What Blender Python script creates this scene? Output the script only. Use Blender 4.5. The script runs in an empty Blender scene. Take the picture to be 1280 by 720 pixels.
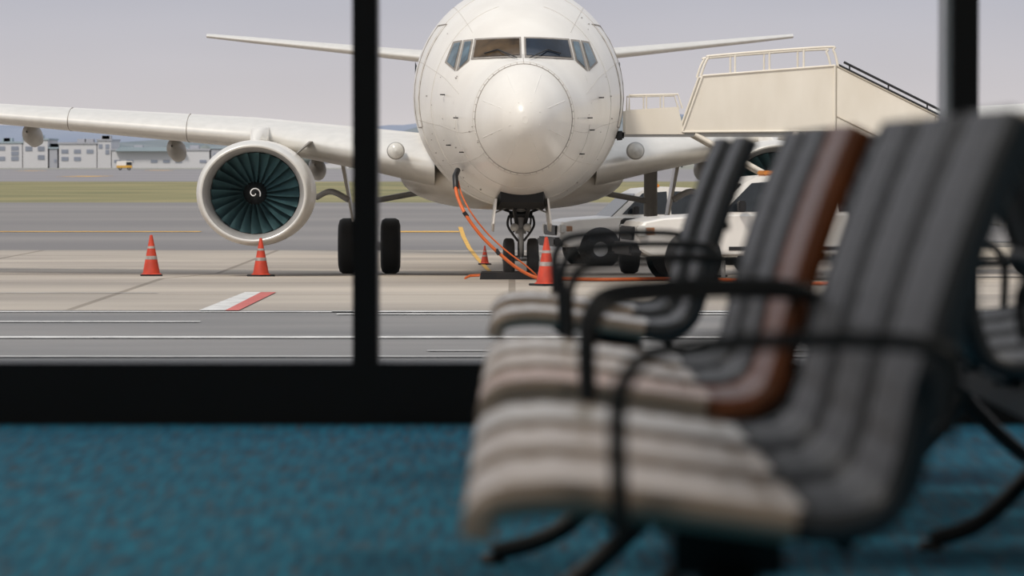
import bpy, bmesh, math, random
import numpy as np
from mathutils import Vector, Matrix
from mathutils.bvhtree import BVHTree
random.seed(4)
S=bpy.context.scene
F=4978.0; CH=0.85
# ---------------------------------------------------------------- materials
def mat(name,col,rough=.5,metal=0,var=0,vscale=5,bump=0,bscale=40,coat=0,col2=None,stretch=(1,1,1),spec=.5,detail=5):
    m=bpy.data.materials.new(name); m.use_nodes=True
    nt=m.node_tree; N=nt.nodes; L=nt.links
    p=N['Principled BSDF']
    p.inputs['Roughness'].default_value=rough; p.inputs['Metallic'].default_value=metal
    p.inputs['Coat Weight'].default_value=coat; p.inputs['Coat Roughness'].default_value=.15
    p.inputs['Specular IOR Level'].default_value=spec
    tc=N.new('ShaderNodeTexCoord'); mp=N.new('ShaderNodeMapping'); mp.inputs['Scale'].default_value=stretch
    L.new(tc.outputs['Object'],mp.inputs['Vector'])
    nz=N.new('ShaderNodeTexNoise'); nz.inputs['Scale'].default_value=vscale; nz.inputs['Detail'].default_value=detail
    L.new(mp.outputs['Vector'],nz.inputs['Vector'])
    r=N.new('ShaderNodeValToRGB'); r.color_ramp.elements[0].position=.35; r.color_ramp.elements[1].position=.68
    c2=col2 if col2 else tuple(c*(1-var) for c in col)
    r.color_ramp.elements[0].color=(*c2,1); r.color_ramp.elements[1].color=(*col,1)
    L.new(nz.outputs['Fac'],r.inputs['Fac']); L.new(r.outputs['Color'],p.inputs['Base Color'])
    if bump:
        n2=N.new('ShaderNodeTexNoise'); n2.inputs['Scale'].default_value=bscale
        L.new(mp.outputs['Vector'],n2.inputs['Vector'])
        b=N.new('ShaderNodeBump'); b.inputs['Strength'].default_value=bump; b.inputs['Distance'].default_value=.02
        L.new(n2.outputs['Fac'],b.inputs['Height']); L.new(b.outputs['Normal'],p.inputs['Normal'])
    return m
def srgb(r,g,b):
    f=lambda c:((c/255+.055)/1.055)**2.4 if c>10 else c/255/12.92
    return (f(r),f(g),f(b))
M={}
M['white']=mat('aircraft_paint',(.82,.79,.735),.32,vscale=1.6,coat=.25,detail=9,col2=(.75,.715,.66),stretch=(1,1,.5))
M['radome']=mat('radome_paint',(.83,.80,.75),.3,var=.04,vscale=2,coat=.3)
M['seam']=mat('panel_seam',(.32,.29,.26),.7,var=.3)
M['seam2']=mat('panel_seam_light',(.62,.58,.53),.7,var=.2)
M['grey']=mat('wing_grey',(.42,.41,.39),.4,var=.2,vscale=2)
M['alu']=mat('bare_aluminium',(.62,.62,.62),.3,metal=.8,var=.1)
M['lip']=mat('inlet_lip_metal',(.76,.74,.70),.35,metal=.3,var=.08)
M['duct']=mat('inlet_duct',(.40,.39,.38),.5,var=.15)
M['black']=mat('black_metal',(.012,.012,.013),.45,var=.3,vscale=8)
M['dark']=mat('dark_cavity',(.01,.01,.01),.8,var=.2)
M['fan']=mat('fan_blade_titanium',(.15,.31,.34),.30,metal=.45,var=.6,vscale=1.4)
M['swirl']=mat('spinner_white',(.85,.85,.85),.5,var=.02)
M['tyre']=mat('tyre_rubber',(.02,.02,.021),.75,var=.3,vscale=6)
M['hub']=mat('wheel_hub',(.45,.45,.44),.4,metal=.5,var=.2)
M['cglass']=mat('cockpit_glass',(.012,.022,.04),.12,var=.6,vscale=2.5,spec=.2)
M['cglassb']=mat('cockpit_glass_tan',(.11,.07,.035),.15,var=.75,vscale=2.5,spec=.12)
M['cglassc']=mat('cockpit_side_glass',(.10,.17,.22),.12,var=.6,vscale=3.5,spec=.4)
M['orange']=mat('orange_rubber',(.75,.15,.03),.5,var=.2)
M['cone']=mat('cone_orange',(.62,.055,.02),.5,var=.3,vscale=6)
M['cstripe']=mat('cone_reflective',(.42,.36,.33),.5,var=.5,vscale=9)
M['cream']=mat('stairs_cream_paint',(.84,.78,.68),.45,vscale=2,col2=(.76,.695,.59),stretch=(1,1,.4))
M['creamd']=mat('stairs_frame_paint',(.50,.44,.35),.5,var=.15)
M['vwhite']=mat('vehicle_white_paint',(.82,.79,.74),.3,var=.05,coat=.5)
M['vglass']=mat('vehicle_glass',(.02,.025,.03),.06,var=.3)
M['lamp']=mat('lamp_lens',(.75,.74,.70),.15,var=.2,vscale=10)
M['amber']=mat('amber_lens',(.7,.25,.03),.3,var=.1)
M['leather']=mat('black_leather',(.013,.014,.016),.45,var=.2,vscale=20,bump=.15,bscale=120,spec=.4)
M['leather_sheen']=mat('seat_leather_pale_sheen',(.90,.735,.60),.28,var=.05,vscale=6)  # dark leather pan, window reflection painted in as a pale base colour
M['leather_sheen_w']=mat('seat_leather_white_sheen',(.93,.86,.79),.28,var=.05,vscale=6)  # same pan leather with a stronger reflection painted into the colour
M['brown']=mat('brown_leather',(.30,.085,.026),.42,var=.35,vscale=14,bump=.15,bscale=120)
M['brown_sheen']=mat('brown_leather_tan_sheen',(.75,.44,.28),.30,var=.10,vscale=6)  # brown leather pan, its reflected light painted in as tan
M['frame']=mat('window_frame_black',(.005,.005,.006),.5,var=.2,spec=.3)
M['frame_lit']=mat('window_frame_grey',(.6,.6,.61),.5,var=.1)  # mullion side face, daylight from outside painted in as a lighter colour
M['wall']=mat('wall_paint',(.35,.35,.36),.7,var=.05)
M['ceil']=mat('ceiling_paint',(.45,.45,.45),.8,var=.05)
# ---------------------------------------------------------------- builder
class B:
    def __init__(s): s.v=[];s.f=[];s.m=[];s.s=[];s.mats=[]
    def add(s,vs,fs,m,smooth=True):
        o=len(s.v); s.v+= [tuple(v) for v in vs]
        mm=M[m] if isinstance(m,str) else m
        if mm not in s.mats: s.mats.append(mm)
        i=s.mats.index(mm)
        for f in fs: s.f.append([a+o for a in f]); s.m.append(i); s.s.append(smooth)
    def build(s,name,loc=(0,0,0),rz=0,recalc=True):
        me=bpy.data.meshes.new(name); me.from_pydata(s.v,[],s.f)
        for m in s.mats: me.materials.append(m)
        me.polygons.foreach_set('material_index',s.m); me.polygons.foreach_set('use_smooth',s.s)
        if recalc:
            bm=bmesh.new(); bm.from_mesh(me); bmesh.ops.recalc_face_normals(bm,faces=bm.faces); bm.to_mesh(me); bm.free()
        me.update()
        o=bpy.data.objects.new(name,me); S.collection.objects.link(o); o.location=loc; o.rotation_euler=(0,0,rz); return o
    def box(s,a,c,m,bev=0):
        x0,y0,z0=a;x1,y1,z1=c
        if bev<=0:
            v=[(x0,y0,z0),(x1,y0,z0),(x1,y1,z0),(x0,y1,z0),(x0,y0,z1),(x1,y0,z1),(x1,y1,z1),(x0,y1,z1)]
            s.add(v,[(0,3,2,1),(4,5,6,7),(0,1,5,4),(1,2,6,5),(2,3,7,6),(3,0,4,7)],m,False)
        else:
            bm=bmesh.new(); bmesh.ops.create_cube(bm,size=1)
            for q in bm.verts: q.co=Vector(((x0+x1)/2+q.co.x*(x1-x0),(y0+y1)/2+q.co.y*(y1-y0),(z0+z1)/2+q.co.z*(z1-z0)))
            bmesh.ops.bevel(bm,geom=bm.edges[:],offset=bev,segments=2,affect='EDGES')
            bm.verts.index_update()
            s.add([q.co[:] for q in bm.verts],[[q.index for q in f.verts] for f in bm.faces],m,False); bm.free()
    def prism(s,poly,y0,y1,m,taper=None,smooth=False):
        n=len(poly); v=[(p[0],y0,p[1]) for p in poly]+[(p[0],y1,p[1]) for p in poly]
        f=[list(range(n))[::-1],list(range(n,2*n))]+[(i,(i+1)%n,(i+1)%n+n,i+n) for i in range(n)]
        s.add(v,f,m,smooth)
    def tube(s,pts,r,m,n=10,smooth=False,closed=False):
        P=[Vector(p) for p in pts]
        if smooth:
            Q=[]
            for i in range(len(P)-1):
                p0=P[max(i-1,0)];p1=P[i];p2=P[i+1];p3=P[min(i+2,len(P)-1)]
                for k in range(6):
                    t=k/6
                    Q.append(.5*((2*p1)+(p2-p0)*t+(2*p0-5*p1+4*p2-p3)*t*t+(3*p1-p0-3*p2+p3)*t**3))
            Q.append(P[-1]); P=Q
        T=(P[1]-P[0]).normalized(); up=Vector((0,0,1)) if abs(T.z)<.9 else Vector((1,0,0))
        U=T.cross(up).normalized(); v=[];f=[]
        for i,p in enumerate(P):
            T=(P[min(i+1,len(P)-1)]-P[max(i-1,0)]).normalized()
            U=(U-T*U.dot(T)).normalized(); W=T.cross(U)
            rr=r[i] if isinstance(r,(list,tuple)) else r
            for k in range(n):
                a=2*math.pi*k/n; v.append(p+U*math.cos(a)*rr+W*math.sin(a)*rr)
        for i in range(len(P)-1):
            for k in range(n): f.append((i*n+k,i*n+(k+1)%n,(i+1)*n+(k+1)%n,(i+1)*n+k))
        s.add(v,f,m,True)
        s.add(v[:n],[list(range(n))[::-1]],m,False); s.add(v[-n:],[list(range(n))],m,False)
    def lathe(s,o,ax,prof,m,n=48,su=1,sv=1,caps=False):
        o=Vector(o);A=Vector(ax).normalized()
        U=Vector((1,0,0)) if abs(A.x)<.5 else Vector((0,1,0)); U=(U-A*U.dot(A)).normalized(); W=A.cross(U)
        if abs(A.y)>.9: W=Vector((0,0,1))
        v=[];f=[]
        for t,r in prof:
            for k in range(n):
                a=2*math.pi*k/n; v.append(o+A*t+U*math.cos(a)*r*su+W*math.sin(a)*r*sv)
        for i in range(len(prof)-1):
            for k in range(n): f.append((i*n+k,i*n+(k+1)%n,(i+1)*n+(k+1)%n,(i+1)*n+k))
        s.add(v,f,m,True)
        if caps: s.add(v[:n],[list(range(n))[::-1]],m,False); s.add(v[-n:],[list(range(n))],m,False)
    def loft(s,rings,m,cap=True,smooth=True):
        n=len(rings[0]);v=[p for r in rings for p in r];f=[]
        for i in range(len(rings)-1):
            for k in range(n): f.append((i*n+k,i*n+(k+1)%n,(i+1)*n+(k+1)%n,(i+1)*n+k))
        s.add(v,f,m,smooth)
        if cap: s.add(rings[0],[list(range(n))[::-1]],m,False); s.add(rings[-1],[list(range(n))],m,False)
def herm(xs,ys,x):
    xs=np.array(xs,float);ys=np.array(ys,float); d=np.diff(ys)/np.diff(xs)
    t=np.zeros_like(ys); t[0]=d[0];t[-1]=d[-1]
    for i in range(1,len(xs)-1):
        t[i]=0 if d[i-1]*d[i]<=0 else 2*d[i-1]*d[i]/(d[i-1]+d[i])
    i=min(max(int(np.searchsorted(xs,x)-1),0),len(xs)-2); h=xs[i+1]-xs[i];u=(x-xs[i])/h
    return (2*u**3-3*u*u+1)*ys[i]+(u**3-2*u*u+u)*h*t[i]+(-2*u**3+3*u*u)*ys[i+1]+(u**3-u*u)*h*t[i+1]
def wheel(b,c,r,w,ax,hub='hub',tm='tyre'):
    c=Vector(c);A=Vector(ax).normalized(); h=w/2
    b.lathe(c,A,[(-h*.55,r*.45),(-h*.9,r*.55),(-h,r*.75),(-h*.85,r*.93),(-h*.5,r),(h*.5,r),(h*.85,r*.93),(h,r*.75),(h*.9,r*.55),(h*.55,r*.45)],tm,36)
    b.lathe(c,A,[(-h*.5,0.001),(-h*.6,r*.2),(-h*.45,r*.42),(-h*.6,r*.5),(h*.6,r*.5),(h*.45,r*.42),(h*.6,r*.2),(h*.5,.001)],hub,28)
# ---------------------------------------------------------------- ground
def gz(D):
    return -1.18 if D<=68.3 else (-1.46 if D>=81 else -1.18-.28*(D-68.3)/12.7)
def pixel_to_ground(u,v):   # image pixel coordinates projected back onto the modelled ground
    D=60.0
    for _ in range(60): D=.5*D+.5*(CH-gz(D))*F/(v-200.0)
    return ((u-640)/F*D,D)
def W(u,v,D): return ((u-640)/F*D,D,CH-(v-200)/F*D)
def strip(name,ys,hw,m):
    b=B(); vs=[];fs=[]
    for y in ys: vs+=[(-hw,y,gz(y)),(hw,y,gz(y))]
    for i in range(len(ys)-1): fs.append((2*i,2*i+1,2*i+3,2*i+2))
    b.add(vs,fs,m,False); o=b.build(name,recalc=False); return o
m_as=mat('asphalt_near',srgb(128,125,123),.8,col2=srgb(106,105,105),vscale=.35,stretch=(.35,1,1),bump=.3,bscale=20,detail=9)
m_asf=mat('asphalt_far',srgb(134,130,127),.85,col2=srgb(114,111,111),vscale=.08,stretch=(.3,1,1))
m_tx=mat('taxiway_asphalt',srgb(140,136,138),.9,col2=srgb(126,124,127),vscale=.02,stretch=(.3,1,1))
m_gr=mat('dry_grass',srgb(146,136,94),.95,col2=srgb(108,107,70),vscale=.13,stretch=(.5,.5,1),detail=9)
m_ff=mat('far_field',srgb(150,148,140),.95,col2=srgb(124,127,116),vscale=.01,stretch=(.3,1,1))
m_co=mat('apron_concrete',srgb(190,179,165),.8,col2=srgb(154,145,135),vscale=.30,stretch=(.3,1,1),detail=9)
nt=m_co.node_tree;N=nt.nodes;L=nt.links;p=N['Principled BSDF']
br=N.new('ShaderNodeTexBrick'); br.offset=0; br.inputs['Scale'].default_value=1; br.inputs['Mortar Size'].default_value=.06
br.inputs['Brick Width'].default_value=6; br.inputs['Row Height'].default_value=6
br.inputs['Color1'].default_value=(1,1,1,1);br.inputs['Color2'].default_value=(.84,.84,.84,1);br.inputs['Mortar'].default_value=(.55,.53,.5,1)
tc=N.new('ShaderNodeTexCoord');L.new(tc.outputs['Object'],br.inputs['Vector'])
mx=N.new('ShaderNodeMix');mx.data_type='RGBA';mx.blend_type='MULTIPLY';mx.inputs[0].default_value=1
src=[l.from_socket for l in p.inputs['Base Color'].links][0]
L.new(src,mx.inputs[6]);L.new(br.outputs['Color'],mx.inputs[7]);L.new(mx.outputs[2],p.inputs['Base Color'])
strip('apron_asphalt_ground',[13.1,30,53.8],60,m_as)
strip('apron_concrete_ground',[53.8,60,68.3,81,102],90,m_co)
strip('service_road_ground',[102,150,217],160,m_asf)
strip('grass_ground',[217,426],320,m_gr)
strip('taxiway_ground',[426,1000],700,m_tx)
strip('far_ground',[1000,9000],5000,m_ff)
M['wline']=mat('line_paint_white',(.70,.69,.67),.7,var=.35,vscale=2.5,detail=8)
M['wline2']=mat('line_paint_worn',(.42,.41,.40),.7,var=.4,vscale=1.5,detail=8)
M['yline']=mat('line_paint_yellow',(.75,.42,.06),.7,var=.25,vscale=2)
M['rline']=mat('line_paint_red',(.55,.12,.10),.7,var=.2,vscale=2)
def painted(name,pts,m):
    b=B()
    b.add([(x,y,gz(y)+.012) for x,y in pts],[list(range(len(pts)))],m,False)
    o=b.build(name,recalc=False)
    for pl in o.data.polygons:
        if pl.normal.z<0: pl.flip()
    return o
def hl(Y,x0,x1,w): return [(x0,Y-w/2),(x1,Y-w/2),(x1,Y+w/2),(x0,Y+w/2)]
rb=lambda a:[pixel_to_ground(*q) for q in a]
for pts,m in [
 (hl(53.0,-40,-2.0,.22),'wline'),(hl(53.1,-2.4,40,.4),'wline'),(hl(52.2,-2.3,40,.3),'wline'),
 (hl(49.8,-40,-3.9,.30),'wline'),(hl(45.4,-40,40,.46),'wline'),(hl(40.95,-40,40,.30),'wline2'),(hl(42.2,-.9,30,.2),'wline2'),
 (hl(60.6,-40,-5.4,.14),'wline2'),
 (rb([(248,389),(281,389),(326,366),(306,366)]),'wline'),(rb([(281,389),(298,389),(345,366),(326,366)]),'rline'),
 (hl(128,-3.9,-1.7,2.2),'yline'),(hl(128,-20,-10,1.2),'yline')]: painted('painted_ground_line',pts,m)
b=B(); c=[(575,284),(579,296),(586,310),(597,324),(610,338),(620,348)]
for i in range(len(c)-1):
    q=rb([(c[i][0]-2.4,c[i][1]),(c[i][0]+3.0,c[i][1]),(c[i+1][0]+3.0,c[i+1][1]),(c[i+1][0]-2.4,c[i+1][1])])
    b.add([(x,y,gz(y)+.012) for x,y in q],[(3,2,1,0)],'yline',False)
b.build('yellow_lead_in_line',recalc=False)
b=B()
for u,v in [(40,213.5),(108,220.5),(200,213),(300,213)]:
    D=(CH+1.46)*F/(v-200); x=(u-640)/F*D
    b.add([(x-3,D-12,-1.44),(x+2,D-12,-1.44),(x+3,D+12,-1.44),(x-2,D+12,-1.44)],[(0,1,2,3)],'yline',False)
b.build('taxiway_dash_markings',recalc=False)
# ---------------------------------------------------------------- aircraft
A=B()
t_s=[0,.05,.2,.5,1.2,1.9,2.5,3.1,3.9,4.8,6.0,7.5,19,23,27,30,32.3]
t_w=[.0,.17,.34,.52,.79,1.04,1.23,1.39,1.58,1.74,1.85,1.88,1.88,1.70,1.18,.66,.22]
t_t=[1.50,1.70,1.88,2.08,2.42,2.62,2.98,3.30,3.58,3.80,3.95,4.0,4.0,4.0,3.95,3.85,3.6]
t_b=[1.50,1.31,1.14,.94,.64,.44,.30,.20,.10,.04,0,-.01,-.01,.35,1.4,2.35,3.1]
ts=[math.sqrt(a) for a in t_s]
def fus(s):
    t=math.sqrt(s); return herm(ts,t_w,t),herm(ts,t_t,t),herm(ts,t_b,t)
def ring(s,n=72,off=0):
    w,zt,zb=fus(s); zc=zb+(zt-zb)*.5; R=[]
    k=min(1,max(0,(s-1.3)/.8))*min(1,max(0,(6-s)/3))
    for i in range(n):
        a=2*math.pi*i/n; c=math.cos(a); q=math.sin(a)
        x=(w+off)*c; z=zc+((zt-zc+off) if q>0 else (zc-zb+off))*q
        if q>0: x*=1-.06*k*q
        R.append((x,s,z))
    return R
ss=sorted(set([.004,.02]+[ (u*.08)**2 for u in range(2,34)]+list(np.arange(7.6,32.2,1.1))+[32.3]))
rings=[ring(s) for s in ss]
A.loft(rings,'white')
bv=BVHTree.FromPolygons([Vector(v) for v in A.v],A.f)
def pf(x,z,off=.012):
    h,n,_,_=bv.ray_cast(Vector((x,-5,z)),Vector((0,1,0)))
    if h is None: return Vector((x,6,z))
    if n.y>0: n=-n
    return h+n*off
def patch(b,c,m,off=.014,n=8):
    c=[Vector(q) for q in c]; v=[];f=[]
    for j in range(n+1):
        for i in range(n+1):
            a=c[0].lerp(c[1],i/n); d=c[3].lerp(c[2],i/n); q=a.lerp(d,j/n); v.append(pf(q.x,q.y,off))
    for j in range(n):
        for i in range(n): f.append((j*(n+1)+i,j*(n+1)+i+1,(j+1)*(n+1)+i+1,(j+1)*(n+1)+i))
    b.add(v,f,m,True)
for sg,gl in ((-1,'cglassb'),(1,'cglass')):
    def q(l): return [(sg*(655-u)/74.6,CH+(200-v)/74.6) for u,v in l]
    patch(A,q([(653.2,47),(596,48),(591,75),(653.2,74)]),'seam',.010,10)
    patch(A,q([(651,49.5),(598.5,50.5),(594.5,72.5),(651,71.5)]),gl,.02,10)
    patch(A,q([(594,48.5),(582,49),(573,89),(589,76)]),'seam',.010)
    patch(A,q([(592,51.5),(584,52),(577,85),(587.5,75)]),'cglassc',.02)
    patch(A,q([(580.5,49),(569,50),(558.5,77),(571.5,89)]),'seam',.010)
    patch(A,q([(578.5,52),(571,53),(562,76),(570.5,85)]),'cglassc',.02)
    A.tube([pf(sg*.10,2.50,.04),pf(sg*.40,2.66,.04),pf(sg*.62,2.60,.04)],.010,'black',6)
def seam(pts,m='seam',r=.010): A.tube(pts,r,m,6)
def ringline(s,a0,a1,r=.010,m='seam'):
    R=ring(s,120); i0=int(a0/3);i1=int(a1/3); seam([R[i%120] for i in range(i0,i1+1)],m,r)
ringline(1.22,0,360,.010)
ringline(1.34,0,360,.004,'seam2')
for s in (2.15,): ringline(s,185,355,.005,'seam2')
for s in (3.7,): ringline(s,0,75,.005,'seam2'); ringline(s,105,360,.005,'seam2')
ringline(5.0,0,360,.006,'seam2')
for ang,s0,s1,m in [(18,2.2,7,'seam2'),(162,2.2,7,'seam2'),(-12,1.3,7,'seam2'),(192,1.3,7,'seam2'),(-38,1.3,7,'seam2'),(218,1.3,7,'seam2'),(90,1.3,1.85,'seam'),(52,3.2,7,'seam2'),(128,3.2,7,'seam2')]:
    pts=[]
    for s in np.linspace(s0,s1,22):
        R=ring(float(s),360); pts.append(R[int(ang)%360])
    seam(pts,m,.004)
for sg in (-1,1):
    seam([pf(sg*x,z,.0) for x,z in [(.95,2.5),(1.08,2.2),(1.15,1.8),(1.12,1.3),(1.0,.9),(.8,.6)]],'seam2',.005)
for k in range(8):
    a=2*math.pi*(k+.5)/8
    seam([pf(.72*math.cos(a)*t,1.52+.78*math.sin(a)*t,0) for t in (.35,.6,.8,1)],'radome',.008)
R=ring(1.28,48)
for i in range(48):
    A.lathe(Vector(R[i])+Vector((0,-.004,0)),(0,-1,0),[(0,.012),(.012,.010),(.013,.001)],'seam2',8)
for x,z in [(1.08,1.55),(-1.08,1.55),(1.12,1.35),(-1.2,1.1),(1.3,1.9),(-1.3,1.95),(.95,.95),(-.98,.98)]:
    c=pf(x,z,.0); A.tube([c,c+Vector((.05*(1 if x>0 else -1),-.02,0)),c+Vector((.07*(1 if x>0 else -1),-.14,0))],.012,'black',6)
for k in range(60):
    x=random.uniform(.7,1.65)*random.choice((-1,1)); z=random.uniform(.3,3.3); w_=random.uniform(.012,.030)
    c=pf(x,z,.004)
    if 1.3<c.y<5.2 and not(2.3<z<2.95): patch(A,[(x,z),(x+w_,z),(x+w_,z+w_*.8),(x,z+w_*.8)],'seam',.006,1)
for sg in (-1,1):
    for k in range(38):
        s=7.4+k*.51
        h,n,_,_=bv.ray_cast(Vector((sg*5,s,2.45)),Vector((-sg,0,0)))
        if h: A.lathe(h+Vector((sg*.004,0,0)),(sg,0,0),[(0,.16),(.01,.15),(.012,.001)],'vglass',14,.75,1.05)
    for s0 in (4.85,25.6):
        pts=[]
        for (a,z) in [(0,1.42),(0,3.2),(.86,3.2),(.86,1.42),(0,1.42)]:
            pts.append((s0+a,z))
        P=[]
        for i in range(4):
            for t in np.linspace(0,1,8)[:-1]:
                s=pts[i][0]*(1-t)+pts[i+1][0]*t; z=pts[i][1]*(1-t)+pts[i+1][1]*t
                h,n,_,_=bv.ray_cast(Vector((sg*5,s,z)),Vector((-sg,0,0)))
                if h: P.append(h)
        seam(P,'seam',.014)
# wing to body fairing
R=[]
for s in np.linspace(8.8,19.5,24):
    t=(s-8.8)/10.7; e=math.sin(math.pi*t)**.55 if 0<t<1 else .02
    e=max(e,.03); w=.5+1.70*e; h=.12+.56*e; zc=.55
    R.append([(w*math.copysign(abs(math.cos(a))**.8,math.cos(a)),s,zc+h*math.sin(a)) for a in np.linspace(0,2*math.pi,40,endpoint=False)])
A.loft(R,'white')
# lifting surfaces
def foil(lat,s,z,ch,th,sg,n=14,cam=.02,inc=.0):
    xs=[(1-math.cos(math.pi*i/n))/2 for i in range(n+1)]
    yt=lambda x:5*th*(.2969*math.sqrt(x)-.126*x-.3516*x*x+.2843*x**3-.1036*x**4)
    up=[(x,cam*4*x*(1-x)+yt(x)) for x in xs]; lo=[(x,cam*4*x*(1-x)-yt(x)) for x in xs]
    prof=up[::-1]+lo[1:-1]
    return [(sg*lat,s+x*ch,z+y*ch-inc*x*ch) for x,y in prof]
def surface(secs,sg,m,le='alu'):
    R=[]
    for i in range(len(secs)-1):
        for t in np.linspace(0,1,7)[:-1]: R.append(foil(*[a*(1-t)+b_*t for a,b_ in zip(secs[i],secs[i+1])],sg))
    R.append(foil(*secs[-1],sg)); A.loft(R,m)
    n=14
    LE=[]
    for r in R:
        idx=range(n-4,n+5)
        c=Vector(r[n]); LE.append([tuple(Vector(r[i%len(r)])+(Vector(r[i%len(r)])-Vector((c.x,c.y+.3,c.z))).normalized()*.012) for i in idx])
    v=[p for r in LE for p in r];k=len(LE[0]);f=[]
    for i in range(len(LE)-1):
        for j in range(k-1): f.append((i*k+j,i*k+j+1,(i+1)*k+j+1,(i+1)*k+j))
    A.add(v,f,le,True)
wing=[(1.5,9.3,.72,7.8,.125),(2.6,10.2,.92,6.9,.12),(5.0,12.0,1.30,5.0,.12),(9.5,14.2,1.66,3.7,.115),(13.5,16.1,1.98,2.8,.11),(17.0,17.8,2.35,1.7,.10)]
for sg in (-1,1):
    surface(wing,sg,'white','lip')
    surface([(.5,28.6,3.10,3.9,.09),(7.17,33.1,3.87,1.25,.08)],sg,'white','lip')
    R=[]
    for lat,s,z,ch in [(17.0,17.8,2.35,1.7),(17.3,18.1,2.5,1.5),(17.5,18.6,3.0,1.2),(17.75,19.6,4.8,.5)]:
        R.append([(sg*(lat+d*.05*ch),s+x*ch,z+ (0 if lat>17.2 else d*.05*ch)) for x,d in [(0,0),(.15,1),(.5,1.1),(1,0),(.5,-1.1),(.15,-1)]])
    A.loft(R,'white')
    for lat in (6.3,8.7,11.1,13.6):
        i=max(j for j in range(len(wing)-1) if wing[j][0]<=lat); t=(lat-wing[i][0])/(wing[i+1][0]-wing[i][0])
        fr=foil(*[a*(1-t)+c_*t for a,c_ in zip(wing[i],wing[i+1])],sg)
        A.tube([Vector(q)+Vector((0,-.008,0)) for q in fr[9:20]],.012,'seam',6)
    for lat,s0,z0,l in [(6.75,15.1,1.13,3.6),(9.75,16.2,1.42,3.0),(3.9,15,.75,3.4),(13,17.3,1.65,2.4)]:
        A.lathe((sg*lat,s0,z0),(0,1,-.06),[(0,.02),(l*.05,.12),(l*.2,.19),(l*.5,.2),(l*.8,.11),(l,.02)],'grey',20,.85,1.1)
    A.lathe((sg*2.22,9.42,1.02),(0,-1,0),[(-.3,.165),(0,.165),(.03,.145)],'grey',24)
    A.lathe((sg*2.22,9.39,1.02),(0,-1,0),[(0,.145),(.05,.09),(.07,.001)],'lamp',24)
    # ---- engine
    ex,es,ez=sg*4.83,8.9,.235
    A.lathe((ex,es,ez),(0,1,0),[(.32,1.055),(.6,1.08),(1.1,1.10),(1.8,1.10),(2.6,1.04),(3.4,.88),(3.42,.80),(3.0,.78)],'white',64,1,.90)
    A.lathe((ex,es,ez),(0,1,0),[(.35,1.060),(.2,1.045),(.08,1.015),(.02,.99),(0,.965),(.02,.935)],'lip',64,1,.91)
    A.lathe((ex,es,ez),(0,1,0),[(.02,.935),(.07,.90),(.2,.865),(.45,.84),(.8,.83),(1.3,.83)],'duct',64,1,.92)
    A.lathe((ex,es,ez),(0,1,0),[(1.2,.83),(1.22,.3),(1.24,.001)],'dark',40,1,.92)
    A.lathe((ex,es,ez),(0,1,0),[(2.8,.6),(3.6,.52),(4.3,.36),(4.32,.3),(4.3,.22),(4.9,.02)],'alu',40)
    for k in range(24):
        a=2*math.pi*k/24; v=[];f=[]
        for j in range(7):
            r=.22+(.825-.22)*j/6; tw=math.radians(25+35*j/6); cw=.10+.10*j/6
            for e in (-1,1):
                da=e*cw*math.sin(tw)/r*.9/1+ (.10*j/6); dy=e*cw*math.cos(tw)
                v.append((ex+math.cos(a+da)*r, es+.80+dy, ez+math.sin(a+da)*r*.92))
        for j in range(6): f.append((2*j,2*j+1,2*j+3,2*j+2))
        A.add(v,f,'fan',True)
    A.lathe((ex,es+.35,ez),(0,1,0),[(0,.002),(.08,.07),(.25,.16),(.42,.22),(.6,.23)],'black',32)
    A.tube([(ex+math.cos(-a)*(.02+.014*a),es+.35+.012+.27*((.02+.014*a)/.16)*.85-.03,ez+math.sin(-a)*(.02+.014*a)) for a in np.linspace(.4,6.8,30)],.013,'swirl',6)
    sec=[(es+.9,1.12,1.18,.05),(es+1.8,1.05,1.42,.16),(es+3.2,.8,1.48,.2),(es+5.5,.7,1.3,.2),(es+7,.9,1.1,.04)]
    A.loft([[(ex-w,s,z0),(ex+w,s,z0),(ex+w*.8,s,z1),(ex-w*.8,s,z1)] for s,z0,z1,w in sec],'white')
    A.prism([(ex-sg*.72,.95),(ex-sg*1.02,1.2),(ex-sg*.98,1.2),(ex-sg*.68,.93)],es+1.3,es+2.3,'grey')
    # ---- main gear
    gx,gs=sg*2.86,16.7; g0=-1.46; ax=g0+.565
    for e in (-.43,.43): wheel(A,(gx+e,gs,ax),.565,.40,(1,0,0))
    A.tube([(gx-.6,gs,ax),(gx+.6,gs,ax)],.09,'hub',12)
    A.tube([(gx,gs,ax),(gx,gs,ax+.7)],.09,'alu',12); A.tube([(gx,gs,ax+.6),(gx,gs,.9)],.14,'grey',14)
    A.tube([(gx,gs-.05,ax+.9),(gx-sg*1.35,gs-.1,.25)],.06,'grey',8)
    A.tube([(gx,gs-.1,ax+.15),(gx,gs-.35,ax+.45),(gx,gs-.1,ax+.75)],.04,'grey',8)
    A.prism([(gx+sg*.3,ax+.5),(gx+sg*.34,ax+.5),(gx+sg*.6,.95),(gx+sg*.52,.95)],gs-.55,gs+.55,'white')
    A.tube([(sg*3.25,15.5,.05),(sg*3.6,15.6,.22),(sg*3.9,15.9,.1)],.06,'grey',8,True)
# fin
R=[]
for z,s,ch in [(3.7,24.0,7.6),(4.6,26.0,5.6),(8,28.9,3.9),(11.0,31.4,2.4)]:
    R.append([(d*.05*ch,s+x*ch,z) for x,d in [(0,0),(.06,.55),(.2,.95),(.45,1),(.8,.4),(1,0),(.8,-.4),(.45,-1),(.2,-.95),(.06,-.55)]])
A.loft(R,'white')
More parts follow.
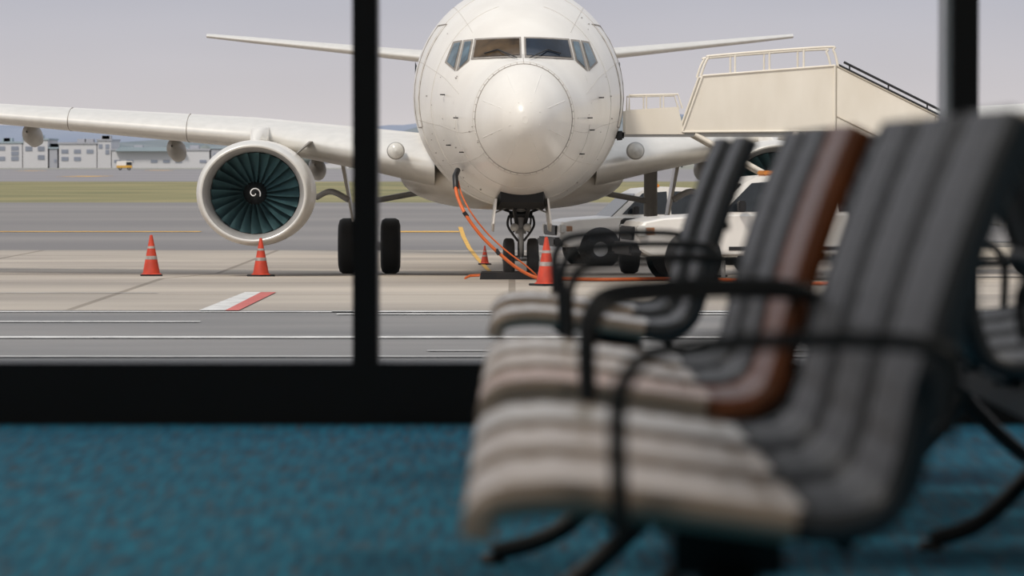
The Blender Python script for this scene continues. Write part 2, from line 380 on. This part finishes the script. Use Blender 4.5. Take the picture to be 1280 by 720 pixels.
# ---- nose gear
ns=4.0; ax=-1.18+.345
for e in (-.205,.205): wheel(A,(e,ns,ax),.345,.20,(1,0,0))
A.tube([(-.32,ns,ax),(.32,ns,ax)],.05,'hub',12)
A.tube([(0,ns,ax),(0,ns,ax+.55)],.055,'alu',12)
A.tube([(0,ns,ax+.42),(0,ns+.02,.5)],.095,'grey',14)
A.tube([(0,ns-.08,ax+.05),(0,ns-.28,ax+.28),(0,ns-.09,ax+.5)],.035,'grey',8)
A.tube([(-.12,ns-.02,ax+.52),(.12,ns-.02,ax+.52)],.05,'grey',8)
A.tube([(-.2,ns-.05,ax+.75),(.2,ns-.05,ax+.75)],.06,'black',8)
for e in (-1,1):
    A.tube([(e*.07,ns-.06,-.25),(e*.18,ns-1.2,.3)],.035,'black',8)
    A.tube([(e*.10,ns-.1,-.3),(e*.10,ns-.22,-.3)],.06,'grey',10)
    A.lathe((e*.11,ns-.22,-.3),(0,-1,0),[(0,.07),(.03,.06),(.05,.001)],'lamp',16)
    A.tube([(e*.15,ns,-.05),(e*.34,ns,.02),(e*.38,ns,.15)],.025,'black',6)
    A.tube([(e*.12,ns-.1,ax+.45),(e*.17,ns-.15,-.15),(e*.06,ns-.1,.05)],.018,'black',6,True)
    A.tube([(e*.05,ns-.12,ax+.3),(e*.22,ns-.1,ax+.55),(e*.2,ns-.1,-.1)],.022,'black',6,True)
    A.loft([[(e*(.42+.0),s,.20),(e*.45,s,.20),(e*(.50),s,-.36-dz),(e*(.47),s,-.36-dz)] for s,dz in [(2.6,-.14),(3.0,0),(4.6,.0),(4.9,-.1)]],'white')
    A.tube([(e*.44,ns-.2,-.05),(e*.1,ns-.2,.1)],.015,'hub',6)
A.loft([[(-w_,s,z0),(w_,s,z0),(w_,s,z1),(-w_,s,z1)] for s,w_,z0,z1 in [(2.7,.36,.14,.34),(3.2,.40,.04,.34),(5.0,.40,-.02,.34)]],'dark',True,False)
plane=A.build('passenger_airliner',(.21,64.3,0),.0150)
# ---------------------------------------------------------------- chocks
for k,(x,y) in enumerate([(-.10,67.75),(-.10,68.95)]):
    b=B(); z=gz(y)
    b.prism([(x-.45,z),(x+.62,z),(x+.60,z+.12),(x-.43,z+.12)],y-.08,y+.08,'black'); b.tube([(x-.45,y,z+.06),(x-.62,y,z+.05),(x-.7,y-.2,z+.02)],.015,'orange',6); b.build('wheel_chock')
# ---------------------------------------------------------------- ground power cable
b=B()
pl=[Vector(W(569,229,67.0)),Vector(W(572,246,66.8)),Vector(W(582,268,66.6)),Vector(W(600,293,66.6)),Vector(W(622,315,66.6)),Vector(W(648,336,66.7)),Vector(W(674,348,66.8))]
for u,v in [(700,351),(760,352),(840,351),(920,353),(1010,357),(1100,356)]:
    x,y=pixel_to_ground(u,v); pl.append(Vector((x,y,gz(y)+.035)))
b.tube(pl,.030,'orange',8,True)
b.tube([p+Vector((.05+.02*i,.12,.03)) if i<6 else p+Vector((.0,.12,0)) for i,p in enumerate(pl[:7])],.014,'orange',8,True)
b.tube([Vector(W(572,213,67.3)),Vector(W(569,220,67.0)),Vector(W(570,236,66.95))],.05,'black',10)
for i in (2,4): b.tube([pl[i]-Vector((.03,0,-.04)),pl[i]+Vector((.03,0,-.04))],.035,'black',8)
b.build('ground_power_cable')
# ---------------------------------------------------------------- cones
def cone(u,v,h=.74):
    x,y=pixel_to_ground(u,v); b=B(); k=h/.74
    b.box((-.2*k,-.2*k,0),(.2*k,.2*k,.035),'black',.01)
    r=lambda t:(.16-.135*t)*k
    def seg(a,c,m,o=0): b.lathe((0,0,.035),(0,0,1),[(a*(h-.035),r(a)+o),(c*(h-.035),r(c)+o)],m,28)
    seg(0,.38,'cone');seg(.38,.47,'cstripe',.002);seg(.47,.66,'cone');seg(.66,.72,'cstripe',.002);seg(.72,1,'cone')
    b.lathe((0,0,h),(0,0,1),[(0,r(1)),(.008,.001)],'cone',20)
    b.lathe((0,0,.035),(0,0,1),[(0,.19*k),(.02,.16*k)],'cone',28)
    b.build('traffic_cone',(x,y,gz(y)),random.random())
cone(189,345,.76);cone(326,345.5,.70);cone(683,357,.78);cone(606,331,.42)
# ---------------------------------------------------------------- vehicles
def vehicle(name,loc,rz,bed,scale=1):
    b=B(); w=.88
    lower=[(0.02,.50),(0,.62),(.02,.86),(.10,.96),(.40,1.02),(1.25,1.08),(5.0,1.10),(5.08,1.05),(5.08,.50),(4.7,.42),(.2,.40)]
    R=[]
    for yy,sc in [(-w,.90),(-w*.97,.97),(-w*.8,1),(w*.8,1),(w*.97,.97),(w,.90)]:
        R.append([(2.54+(x-2.54)*(1-(1-sc)*.25),yy,.75+(z-.75)*sc) for x,z in lower])
    b.loft(R,'vwhite',True,False)
    ce=3.35 if bed else 4.85
    cab=[(1.15,1.02),(1.78,1.58),(1.98,1.68),(2.5,1.72),(ce-.35,1.70),(ce-.08,1.60),(ce+.08,1.02)]
    cw=lambda z:.84-(z-1.02)*.20
    n=len(cab); v=[(x,-cw(z),z) for x,z in cab]+[(x,cw(z),z) for x,z in cab]
    b.add(v,[list(range(n))[::-1],list(range(n,2*n))]+[(i,i+1,i+1+n,i+n) for i in range(n-1)],'vwhite',False)
    o=.008
    for sg in (-1,1):
        def sq(pts): b.add([(x,sg*(cw(z)+o),z) for x,z in pts],[(0,1,2,3)],'vglass',False)
        sq([(1.42,1.12),(1.90,1.58),(2.45,1.62),(2.45,1.12)]); sq([(2.53,1.12),(2.53,1.62),(3.1,1.62),(3.2,1.12)])
        if not bed: sq([(3.32,1.12),(3.25,1.62),(4.4,1.60),(4.6,1.12)])
        for xw in (.92,4.05):
            b.lathe((xw,sg*(w-.03),.38),(0,sg,0),[(0,.47),(.035,.46),(.04,.001)],'black',28)
            wheel(b,(xw,sg*(w-.04),.36),.36,.24,(0,1,0))
        b.box((.0,sg*.82-.14,.72),(.14,sg*.82+.05,.90),'lamp',.02)
        b.box((.12,sg*.86-.02,.74),(.30,sg*.86+.03,.88),'amber',.01)
        b.box((1.62,sg*1.0-.1,1.12),(1.74,sg*1.0+.08,1.30),'black',.02)
        b.box((1.5,sg*(w+.004)-.006,.50),(3.4,sg*(w+.004)+.006,.56),'black')
        b.box((2.35,sg*(w-.0)-.02,.92),(2.5,sg*(w)+.015,.96),'black')
    b.add([(1.2-.012,-.74,1.075),(1.2-.012,.74,1.075),(1.76-.012,.66,1.572),(1.76-.012,-.66,1.572)],[(0,1,2,3)],'vglass',False)
    b.box((-.03,-.6,.66),(.04,.6,.88),'black',.02)
    b.box((-.12,-.86,.42),(.12,.86,.62),'black',.04)
    b.box((5.0,-.86,.42),(5.18,.86,.60),'black',.04)
    if bed:
        b.box((3.5,-.74,1.085),(4.98,.74,1.115),'dark')
    b.box((2.2,-.3,1.70),(2.4,.3,1.78),'amber',.02)
    o=b.build(name,loc,rz); o.scale=(scale,)*3; return o
y=88; vehicle('pickup_truck',(.85,y-.3,gz(y)),math.radians(12),True)
y=68.0; vehicle('ramp_service_car',(1.95,67.2,gz(y)),math.radians(8),False,1.04)
# ---------------------------------------------------------------- boarding stairs
b=B(); y0,y1=69.7,71.2; g=gz(70)-.02
for yy in (y0,y1):
    t=.05
    pA=[(2.98,1.34),(3.33,2.32),(5.64,2.50),(5.64,1.36)]; pB=[(5.66,2.50),(11.1,-.20),(11.1,-1.0),(10.6,-1.0),(5.66,1.36)]
    b.prism(pA,yy-t/2,yy+t/2,'cream'); b.prism(pB,yy-t/2,yy+t/2,'cream')
    b.prism([(1.98,1.30),(1.98,1.72),(2.9,1.78),(3.02,1.30)],yy-t/2,yy+t/2,'cream')
    for P_ in (pA,pB):
        for i in range(len(P_)):
            a,c=P_[i],P_[(i+1)%len(P_)]; b.tube([(a[0],yy-.03,a[1]),(c[0],yy-.03,c[1])],.022 if P_ is pA else .016,'cream' if P_ is pA else 'creamd',6)
    b.tube([(5.66,yy-.03,1.62),(10.9,yy-.03,-.96)],.012,'creamd',6)
    for x in (7.4,9.1): b.tube([(x,yy-.03,2.50-(x-5.66)*.496),(x,yy-.03,1.36-(x-5.66)*.478)],.010,'creamd',6)
    b.tube([(3.30,yy,2.32),(3.42,yy,2.62),(3.6,yy,2.68),(5.45,yy,2.82),(5.62,yy,2.76),(5.70,yy,2.48)],.022,'cream',8,True)
    for x in (3.9,4.5,5.1): b.tube([(x,yy,2.3),(x,yy,2.70+(x-3.9)*.07)],.018,'cream',8)
    b.tube([(5.8,yy,2.56),(11.0,yy,-.02)],.022,'black',8)
    for k in range(8): b.tube([(5.9+k*.68,yy,2.35-k*.337),(5.9+k*.68,yy,2.50-k*.337)],.015,'black',6)
    b.tube([(2.05,yy,1.7),(2.05,yy,1.98),(2.9,yy,2.0),(2.98,yy,1.75)],.018,'cream',8)
    for x in (2.35,2.65): b.tube([(x,yy,1.72),(x,yy,1.98)],.014,'cream',6)
    b.tube([(4.96,yy,1.34),(4.96,yy,-.7)],.06,'cream',10); b.tube([(5.12,yy,1.34),(5.12,yy,-.7)],.03,'alu',8)
    b.tube([(3.2,yy,1.3),(4.9,yy,.35)],.045,'cream',8)
    b.tube([(7.2,yy,.75),(7.2,yy,-.7)],.05,'cream',8); b.tube([(5.0,yy,-.6),(7.2,yy,.5)],.035,'cream',8)
    b.box((3.6,yy-.06,-.85),(10.6,yy+.06,-.68),'cream')
    for x in (4.3,9.3): wheel(b,(x,yy,g+.36),.36,.22,(0,1,0))
    b.tube([(3.7,yy,-.75),(3.7,yy,g)],.04,'alu',8); b.box((3.55,yy-.1,g),(3.85,yy+.1,g+.03),'black')
b.box((1.92,y0,1.26),(5.66,y1,1.34),'grey'); b.box((1.84,y0-.03,1.20),(1.96,y1+.03,1.36),'black',.03)
for k in range(14):
    x=5.66+k*.36; z=1.34-(k+1)*.18
    b.box((x,y0,z-.03),(x+.38,y1,z),'grey'); b.box((x-.01,y0,z),(x+.01,y1,z+.18),'alu')
b.box((4.3,y0+.2,-.9),(9.3,y1-.2,-.6),'grey')
for x in (4.3,9.3): b.tube([(x,y0,g+.36),(x,y1,g+.36)],.05,'black',8)
b.build('boarding_stairs')
# ---------------------------------------------------------------- far buildings, hills
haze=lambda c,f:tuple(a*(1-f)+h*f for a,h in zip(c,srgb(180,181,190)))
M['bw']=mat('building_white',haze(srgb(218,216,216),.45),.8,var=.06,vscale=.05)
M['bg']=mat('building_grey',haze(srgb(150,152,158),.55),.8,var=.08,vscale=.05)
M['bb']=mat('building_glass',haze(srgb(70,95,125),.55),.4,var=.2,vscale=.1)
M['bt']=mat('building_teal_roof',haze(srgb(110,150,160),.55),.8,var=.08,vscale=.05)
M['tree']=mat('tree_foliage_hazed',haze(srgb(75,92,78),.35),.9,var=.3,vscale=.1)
D=1150;k=F/D
def bx(u):return (u-640)/k
def bz(v):return CH-(v-200)/k
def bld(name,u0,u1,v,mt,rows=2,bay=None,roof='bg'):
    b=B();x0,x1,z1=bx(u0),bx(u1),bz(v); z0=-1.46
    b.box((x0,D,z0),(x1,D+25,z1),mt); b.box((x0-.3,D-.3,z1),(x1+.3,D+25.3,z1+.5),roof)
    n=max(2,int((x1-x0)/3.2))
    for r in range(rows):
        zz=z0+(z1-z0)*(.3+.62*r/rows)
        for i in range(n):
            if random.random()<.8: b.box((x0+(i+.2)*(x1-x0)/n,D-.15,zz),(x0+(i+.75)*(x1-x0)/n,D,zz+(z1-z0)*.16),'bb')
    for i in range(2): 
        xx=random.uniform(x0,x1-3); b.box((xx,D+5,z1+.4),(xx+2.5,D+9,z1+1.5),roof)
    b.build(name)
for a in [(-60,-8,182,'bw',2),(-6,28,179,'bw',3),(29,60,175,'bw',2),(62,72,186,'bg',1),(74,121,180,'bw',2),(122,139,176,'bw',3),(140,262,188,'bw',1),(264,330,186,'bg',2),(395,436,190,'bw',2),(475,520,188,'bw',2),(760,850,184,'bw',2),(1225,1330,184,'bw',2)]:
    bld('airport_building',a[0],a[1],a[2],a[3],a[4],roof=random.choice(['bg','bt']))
b=B()
b.prism([(bx(145),bz(189)),(bx(150),bz(184)),(bx(225),bz(184)),(bx(232),bz(189))],D-2,D+25,'bt')
b.build('hangar_roof')
def hill(name,D,prof,m,seed):
    random.seed(seed); b=B();k=F/D;v=[];n=160;f=[]
    us=np.linspace(-700,2000,n)
    for i,u in enumerate(us):
        h=float(np.interp(u,[p[0] for p in prof],[p[1] for p in prof]))+1.2*math.sin(u*.05+seed)+random.uniform(-.8,.8)
        x=(u-640)/k; z=CH+(200-h)/k
        v+=[(x,D,-3),(x,D+300,z*.8),(x,D+700,z)]
    for i in range(n-1):
        for j in range(2): f.append((3*i+j,3*i+3+j,3*i+4+j,3*i+1+j))
    b.add(v,f,m,True);b.build(name,recalc=False)
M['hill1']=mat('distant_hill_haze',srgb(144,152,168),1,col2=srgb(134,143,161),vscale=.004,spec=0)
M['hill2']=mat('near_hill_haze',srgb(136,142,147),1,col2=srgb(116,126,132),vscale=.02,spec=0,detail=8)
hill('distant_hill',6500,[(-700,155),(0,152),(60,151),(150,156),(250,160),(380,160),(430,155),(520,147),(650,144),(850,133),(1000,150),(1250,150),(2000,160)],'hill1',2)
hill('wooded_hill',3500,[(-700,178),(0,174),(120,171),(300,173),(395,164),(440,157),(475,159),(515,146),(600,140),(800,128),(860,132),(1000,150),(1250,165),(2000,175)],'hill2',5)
b=B();random.seed(8)
for i in range(200):
    u=random.uniform(-80,1400); x=(u-640)/F*1230; r=random.uniform(1.8,3.8)
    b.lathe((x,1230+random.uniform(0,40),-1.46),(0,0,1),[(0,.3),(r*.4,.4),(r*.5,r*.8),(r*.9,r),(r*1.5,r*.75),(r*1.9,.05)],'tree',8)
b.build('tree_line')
b=B(); x=(157-640)/F*900
b.box((x-2,900,-1.1),(x+1.5,902,.6),'vwhite',.1);b.box((x+.2,899.9,-.3),(x+1.4,902.1,.4),'vglass');b.box((x-2,899.8,-.9),(x+1.5,899.95,-.4),'yline')
for q in (-1.2,.8): wheel(b,(x+q,900,-1.46+.4),.4,.3,(0,1,0))
b.build('airport_van')
# ---------------------------------------------------------------- terminal interior
WY=12.8
def simple(name,a,c,m):
    b=B();b.box(a,c,m);return b.build(name)
XL,XR,YB,ZC=-6.0,6.5,-4.0,3.9
mc=bpy.data.materials.new('teal_carpet');mc.use_nodes=True;nt=mc.node_tree;N=nt.nodes;L=nt.links;p=N['Principled BSDF'];p.inputs['Roughness'].default_value=.95;p.inputs['Specular IOR Level'].default_value=.15
tc=N.new('ShaderNodeTexCoord')
def nz(sc,st,det=3):
    mp=N.new('ShaderNodeMapping');mp.inputs['Scale'].default_value=st;L.new(tc.outputs['Object'],mp.inputs['Vector'])
    n=N.new('ShaderNodeTexNoise');n.inputs['Scale'].default_value=sc;n.inputs['Detail'].default_value=det;L.new(mp.outputs['Vector'],n.inputs['Vector']);return n
n1=nz(45,(1,.07,1),5);r1=N.new('ShaderNodeValToRGB');e=r1.color_ramp.elements;e[0].position=.38;e[0].color=(.024,.125,.205,1);e[1].position=.62;e[1].color=(.035,.25,.375,1)
L.new(n1.outputs['Fac'],r1.inputs['Fac'])
n2=nz(60,(1,.06,1),4);r2=N.new('ShaderNodeValToRGB');e=r2.color_ramp.elements;e[0].position=.52;e[0].color=(0,0,0,1);e[1].position=.62;e[1].color=(.6,.6,.6,1)
L.new(n2.outputs['Fac'],r2.inputs['Fac'])
mx=N.new('ShaderNodeMix');mx.data_type='RGBA';L.new(r2.outputs['Color'],mx.inputs[0]);L.new(r1.outputs['Color'],mx.inputs[6]);mx.inputs[7].default_value=(.12,.105,.11,1)
L.new(mx.outputs[2],p.inputs['Base Color'])
bp=N.new('ShaderNodeBump');bp.inputs['Strength'].default_value=.4;bp.inputs['Distance'].default_value=.008;L.new(n2.outputs['Fac'],bp.inputs['Height']);L.new(bp.outputs['Normal'],p.inputs['Normal'])
simple('floor',(XL,YB,-.2),(XR,WY+.3,0),mc)
simple('ceiling',(XL,YB,ZC),(XR,WY+.3,ZC+.2),'ceil')
simple('wall_left',(XL-.2,YB,-.2),(XL,WY+.3,ZC+.2),'wall')
simple('wall_right',(XR,YB,-.2),(XR+.2,WY+.3,ZC+.2),'wall')
simple('wall_back',(XL,YB-.2,-.2),(XR,YB,ZC+.2),'wall')
simple('wall_exterior_base',(XL-.2,WY+.0,-1.18),(XR+.2,WY+.3,-.2),'wall')
simple('trim_sill',(XL,WY,0),(XR,WY+.3,.195),'frame')
simple('trim_header',(XL,WY,ZC-.25),(XR,WY+.3,ZC),'frame')
ms=[-4.333,-2.403,-.473,1.458,3.388,5.318]
for i,x in enumerate(ms):
    b=B(); w=.040
    b.box((x-w,WY,.195),(x+w,WY+.05,ZC-.25),'frame'); b.box((x-w-(.018 if x>0 else 0),WY+.05,.195),(x+w-.002,WY+.30,ZC-.25),'frame_lit' if x>0 else 'frame')
    b.build('trim_mullion')
mg=bpy.data.materials.new('window_glass');mg.use_nodes=True;nt=mg.node_tree;N=nt.nodes;L=nt.links;N.clear()
out=N.new('ShaderNodeOutputMaterial');tr=N.new('ShaderNodeBsdfTransparent');tr.inputs['Color'].default_value=(.98,.98,.98,1)
gl=N.new('ShaderNodeBsdfGlossy');gl.inputs['Roughness'].default_value=.02
nn=N.new('ShaderNodeTexNoise');nn.inputs['Scale'].default_value=.8
mr=N.new('ShaderNodeMapRange');mr.inputs['To Min'].default_value=.045;mr.inputs['To Max'].default_value=.06;L.new(nn.outputs['Fac'],mr.inputs['Value'])
mxs=N.new('ShaderNodeMixShader');L.new(mr.outputs['Result'],mxs.inputs['Fac']);L.new(tr.outputs[0],mxs.inputs[1]);L.new(gl.outputs[0],mxs.inputs[2]);L.new(mxs.outputs[0],out.inputs['Surface'])
ed=[XL]+ms+[XR]
for i in range(len(ed)-1):
    b=B();x0=ed[i]+(.04 if i else 0);x1=ed[i+1]-(.04 if i<len(ed)-2 else 0)
    b.add([(x0,WY+.12,.195),(x1,WY+.12,.195),(x1,WY+.12,ZC-.25),(x0,WY+.12,ZC-.25)],[(0,1,2,3)],mg,False)
    b.build('window_%d'%(i+1),recalc=False)
# ---------------------------------------------------------------- seating
base=[(-.045,.395),(-.040,.420),(-.015,.440),(.06,.447),(.16,.437),(.26,.424),(.34,.413),(.40,.412),(.447,.432),(.473,.48),(.492,.56),(.520,.66),(.553,.76),(.588,.85),(.612,.905)]
def smoothp(P,k=5):
    Q=[];P=[Vector((a,0,c)) for a,c in P]
    for i in range(len(P)-1):
        p0=P[max(i-1,0)];p1=P[i];p2=P[i+1];p3=P[min(i+2,len(P)-1)]
        for j in range(k):
            t=j/k; Q.append(.5*((2*p1)+(p2-p0)*t+(2*p0-5*p1+4*p2-p3)*t*t+(3*p1-p0-3*p2+p3)*t**3))
    Q.append(P[-1]);return Q
PR=smoothp(base)
SPL=31
def seat(b,y,flip,x0,back,pan,hw=.225):
    X=lambda x:x0+(-x if flip else x)
    n=len(PR);top=[];bot=[]
    L0=0
    for i,p in enumerate(PR):
        T=(PR[min(i+1,n-1)]-PR[max(i-1,0)]).normalized(); Nn=Vector((-T.z,0,T.x))
        if i: L0+=(PR[i]-PR[i-1]).length
        rib=.003*abs(math.sin(L0*math.pi/.05))
        top.append(p+Nn*(.014+rib)); bot.append(p-Nn*.014)
    for m,a,c in ((pan,0,SPL),(back,SPL,n-1)):
        v=[];f=[]
        offs=[(-hw,.0,1),(-hw+.012,.75,1),(-hw+.03,1,1),(hw-.03,1,1),(hw-.012,.75,1),(hw,0,1),(hw-.012,-1,0),(-hw+.012,-1,0)]
        for i in range(a,c+1):
            mid=(top[i]+bot[i])/2
            for yy,k,_ in offs:
                q=mid+(top[i]-mid)*k if k>=0 else mid+(bot[i]-mid)*(-k)
                v.append((X(q.x),y+yy,q.z))
        K=len(offs)
        for i in range(c-a):
            for j in range(K): f.append((K*i+j,K*i+(j+1)%K,K*i+K+(j+1)%K,K*i+K+j))
        b.add(v,f,m,True); b.add(v[:K],[tuple(range(K))],m,False); b.add(v[-K:],[tuple(range(K))],m,False)
    rm='brown' if back=='brown' else 'alu2'
    for e in (-1,1):
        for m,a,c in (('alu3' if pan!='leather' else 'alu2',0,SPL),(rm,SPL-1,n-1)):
            v=[];f=[]
            for i in range(a,c+1):
                T=(PR[min(i+1,n-1)]-PR[max(i-1,0)]).normalized(); Nn=Vector((-T.z,0,T.x))
                for dy,dn in ((0,.018),(.022,.018),(.028,.0),(.022,-.022),(0,-.022)):
                    q=PR[i]+Nn*dn; v.append((X(q.x),y+e*(hw+dy),q.z))
            K=5
            for i in range(c-a):
                for j in range(K): f.append((K*i+j,K*i+(j+1)%K,K*i+K+(j+1)%K,K*i+K+j))
            f.append(tuple(range(K)));f.append(tuple(range(len(v)-K,len(v))))
            b.add(v,f,m,True)
    for xx,zz in ((.12,.42),(.40,.388)): b.tube([(X(xx),y-hw,zz),(X(xx),y+hw,zz)],.014,'black',8)
    b.tube([(X(.55),y-hw,.68),(X(.55),y+hw,.68)],.012,'black',8)
    b.box((min(X(.2),X(.34)),y-.04,.33),(max(X(.2),X(.34)),y+.04,.405),'black')
def arm(b,y,flip,x0):
    X=lambda x:x0+(-x if flip else x)
    P=[(.130,.40),(.125,.54),(.135,.59),(.17,.622),(.28,.634),(.40,.636),(.49,.63),(.525,.605),(.515,.52)]
    b.tube([(X(x),y,z) for x,z in P],.011,'black',8,True)
def unit(name,seats,arms,flip=False,x0=0,cols=None):
    b=B();X=lambda x:x0+(-x if flip else x)
    for i,y in enumerate(seats):
        c=cols[i] if cols else ('leather','leather_sheen'); seat(b,y,flip,x0,*c)
    for y in arms: arm(b,y,flip,x0)
    a,c=seats[0]-.2,seats[-1]+.2
    b.box((min(X(.23),X(.31)),a,.27),(max(X(.23),X(.31)),c,.335),'black',.006)
    for y in (seats[0]+.05,seats[-1]-.05):
        b.tube([(X(.27),y,.30),(X(.26),y,.22),(X(.10),y,.07),(X(-.04),y,.022)],.020,'black',8,True)
        b.tube([(X(.27),y,.30),(X(.28),y,.22),(X(.42),y,.07),(X(.54),y,.022)],.020,'black',8,True)
        for xx in (-.04,.54): b.lathe((X(xx),y,0),(0,0,1),[(0,.028),(.02,.026),(.022,.001)],'black',12)
    b.build(name)
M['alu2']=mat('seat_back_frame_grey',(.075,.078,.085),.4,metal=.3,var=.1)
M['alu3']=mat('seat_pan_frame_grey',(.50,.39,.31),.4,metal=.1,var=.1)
G=('leather','leather_sheen');GW=('leather','leather_sheen_w');BR=('brown','brown_sheen')
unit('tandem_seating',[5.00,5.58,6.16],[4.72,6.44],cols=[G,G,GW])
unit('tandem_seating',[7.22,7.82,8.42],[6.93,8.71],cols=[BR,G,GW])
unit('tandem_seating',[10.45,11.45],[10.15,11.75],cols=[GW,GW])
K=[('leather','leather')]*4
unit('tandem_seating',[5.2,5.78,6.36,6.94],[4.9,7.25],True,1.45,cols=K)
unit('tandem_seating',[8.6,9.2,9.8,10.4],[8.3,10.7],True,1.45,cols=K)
# ---------------------------------------------------------------- light
w=bpy.data.worlds.new('World');S.world=w;w.use_nodes=True;nt=w.node_tree;N=nt.nodes;L=nt.links
bg=N['Background'];tc=N.new('ShaderNodeTexCoord');sx=N.new('ShaderNodeSeparateXYZ');L.new(tc.outputs['Generated'],sx.inputs[0])
r=N.new('ShaderNodeValToRGB');e=r.color_ramp.elements
e[0].position=0;e[0].color=(*srgb(220,213,212),1);e[1].position=.04;e[1].color=(*srgb(191,191,200),1)
a=e.new(.3);a.color=(.70,.71,.74,1);a=e.new(1);a.color=(.70,.74,.81,1)
L.new(sx.outputs['Z'],r.inputs['Fac'])
n=N.new('ShaderNodeTexNoise');mp=N.new('ShaderNodeMapping');mp.inputs['Scale'].default_value=(6,6,30);L.new(tc.outputs['Generated'],mp.inputs['Vector']);L.new(mp.outputs['Vector'],n.inputs['Vector']);n.inputs['Scale'].default_value=1.5
mr=N.new('ShaderNodeMapRange');mr.inputs['To Min'].default_value=.92;mr.inputs['To Max'].default_value=1.08;L.new(n.outputs['Fac'],mr.inputs['Value'])
L.new(r.outputs['Color'],bg.inputs['Color']);L.new(mr.outputs['Result'],bg.inputs['Strength'])
def lamp(name,t,loc,rot,e,**k):
    l=bpy.data.lights.new(name,t);l.energy=e
    for a,c in k.items(): setattr(l,a,c)
    o=bpy.data.objects.new(name,l);S.collection.objects.link(o);o.location=loc;o.rotation_euler=rot;return o
lamp('sun','SUN',(0,0,30),(math.radians(40),0,math.radians(-32)),2.4,angle=math.radians(12),color=(1,.925,.82))
for i,(x,y) in enumerate([(-3,3),(3,3),(-3,9),(3,9)]):
    lamp('ceiling_light','AREA',(x,y,ZC-.05),(0,0,0),60 if x<0 else 48,shape='RECTANGLE',size=1.2,size_y=.6,color=(1,.91,.80))
# ---------------------------------------------------------------- camera
cd=bpy.data.cameras.new('camera');co=bpy.data.objects.new('camera',cd);S.collection.objects.link(co);S.camera=co
cd.sensor_width=36;cd.lens=F*36/1280;cd.clip_end=20000;cd.clip_start=.1
co.location=(0,0,CH);co.rotation_euler=(math.radians(90)-math.atan(160/F),0,0)
cd.dof.use_dof=True;cd.dof.focus_distance=68;cd.dof.aperture_fstop=5.0
S.view_settings.view_transform='Standard'
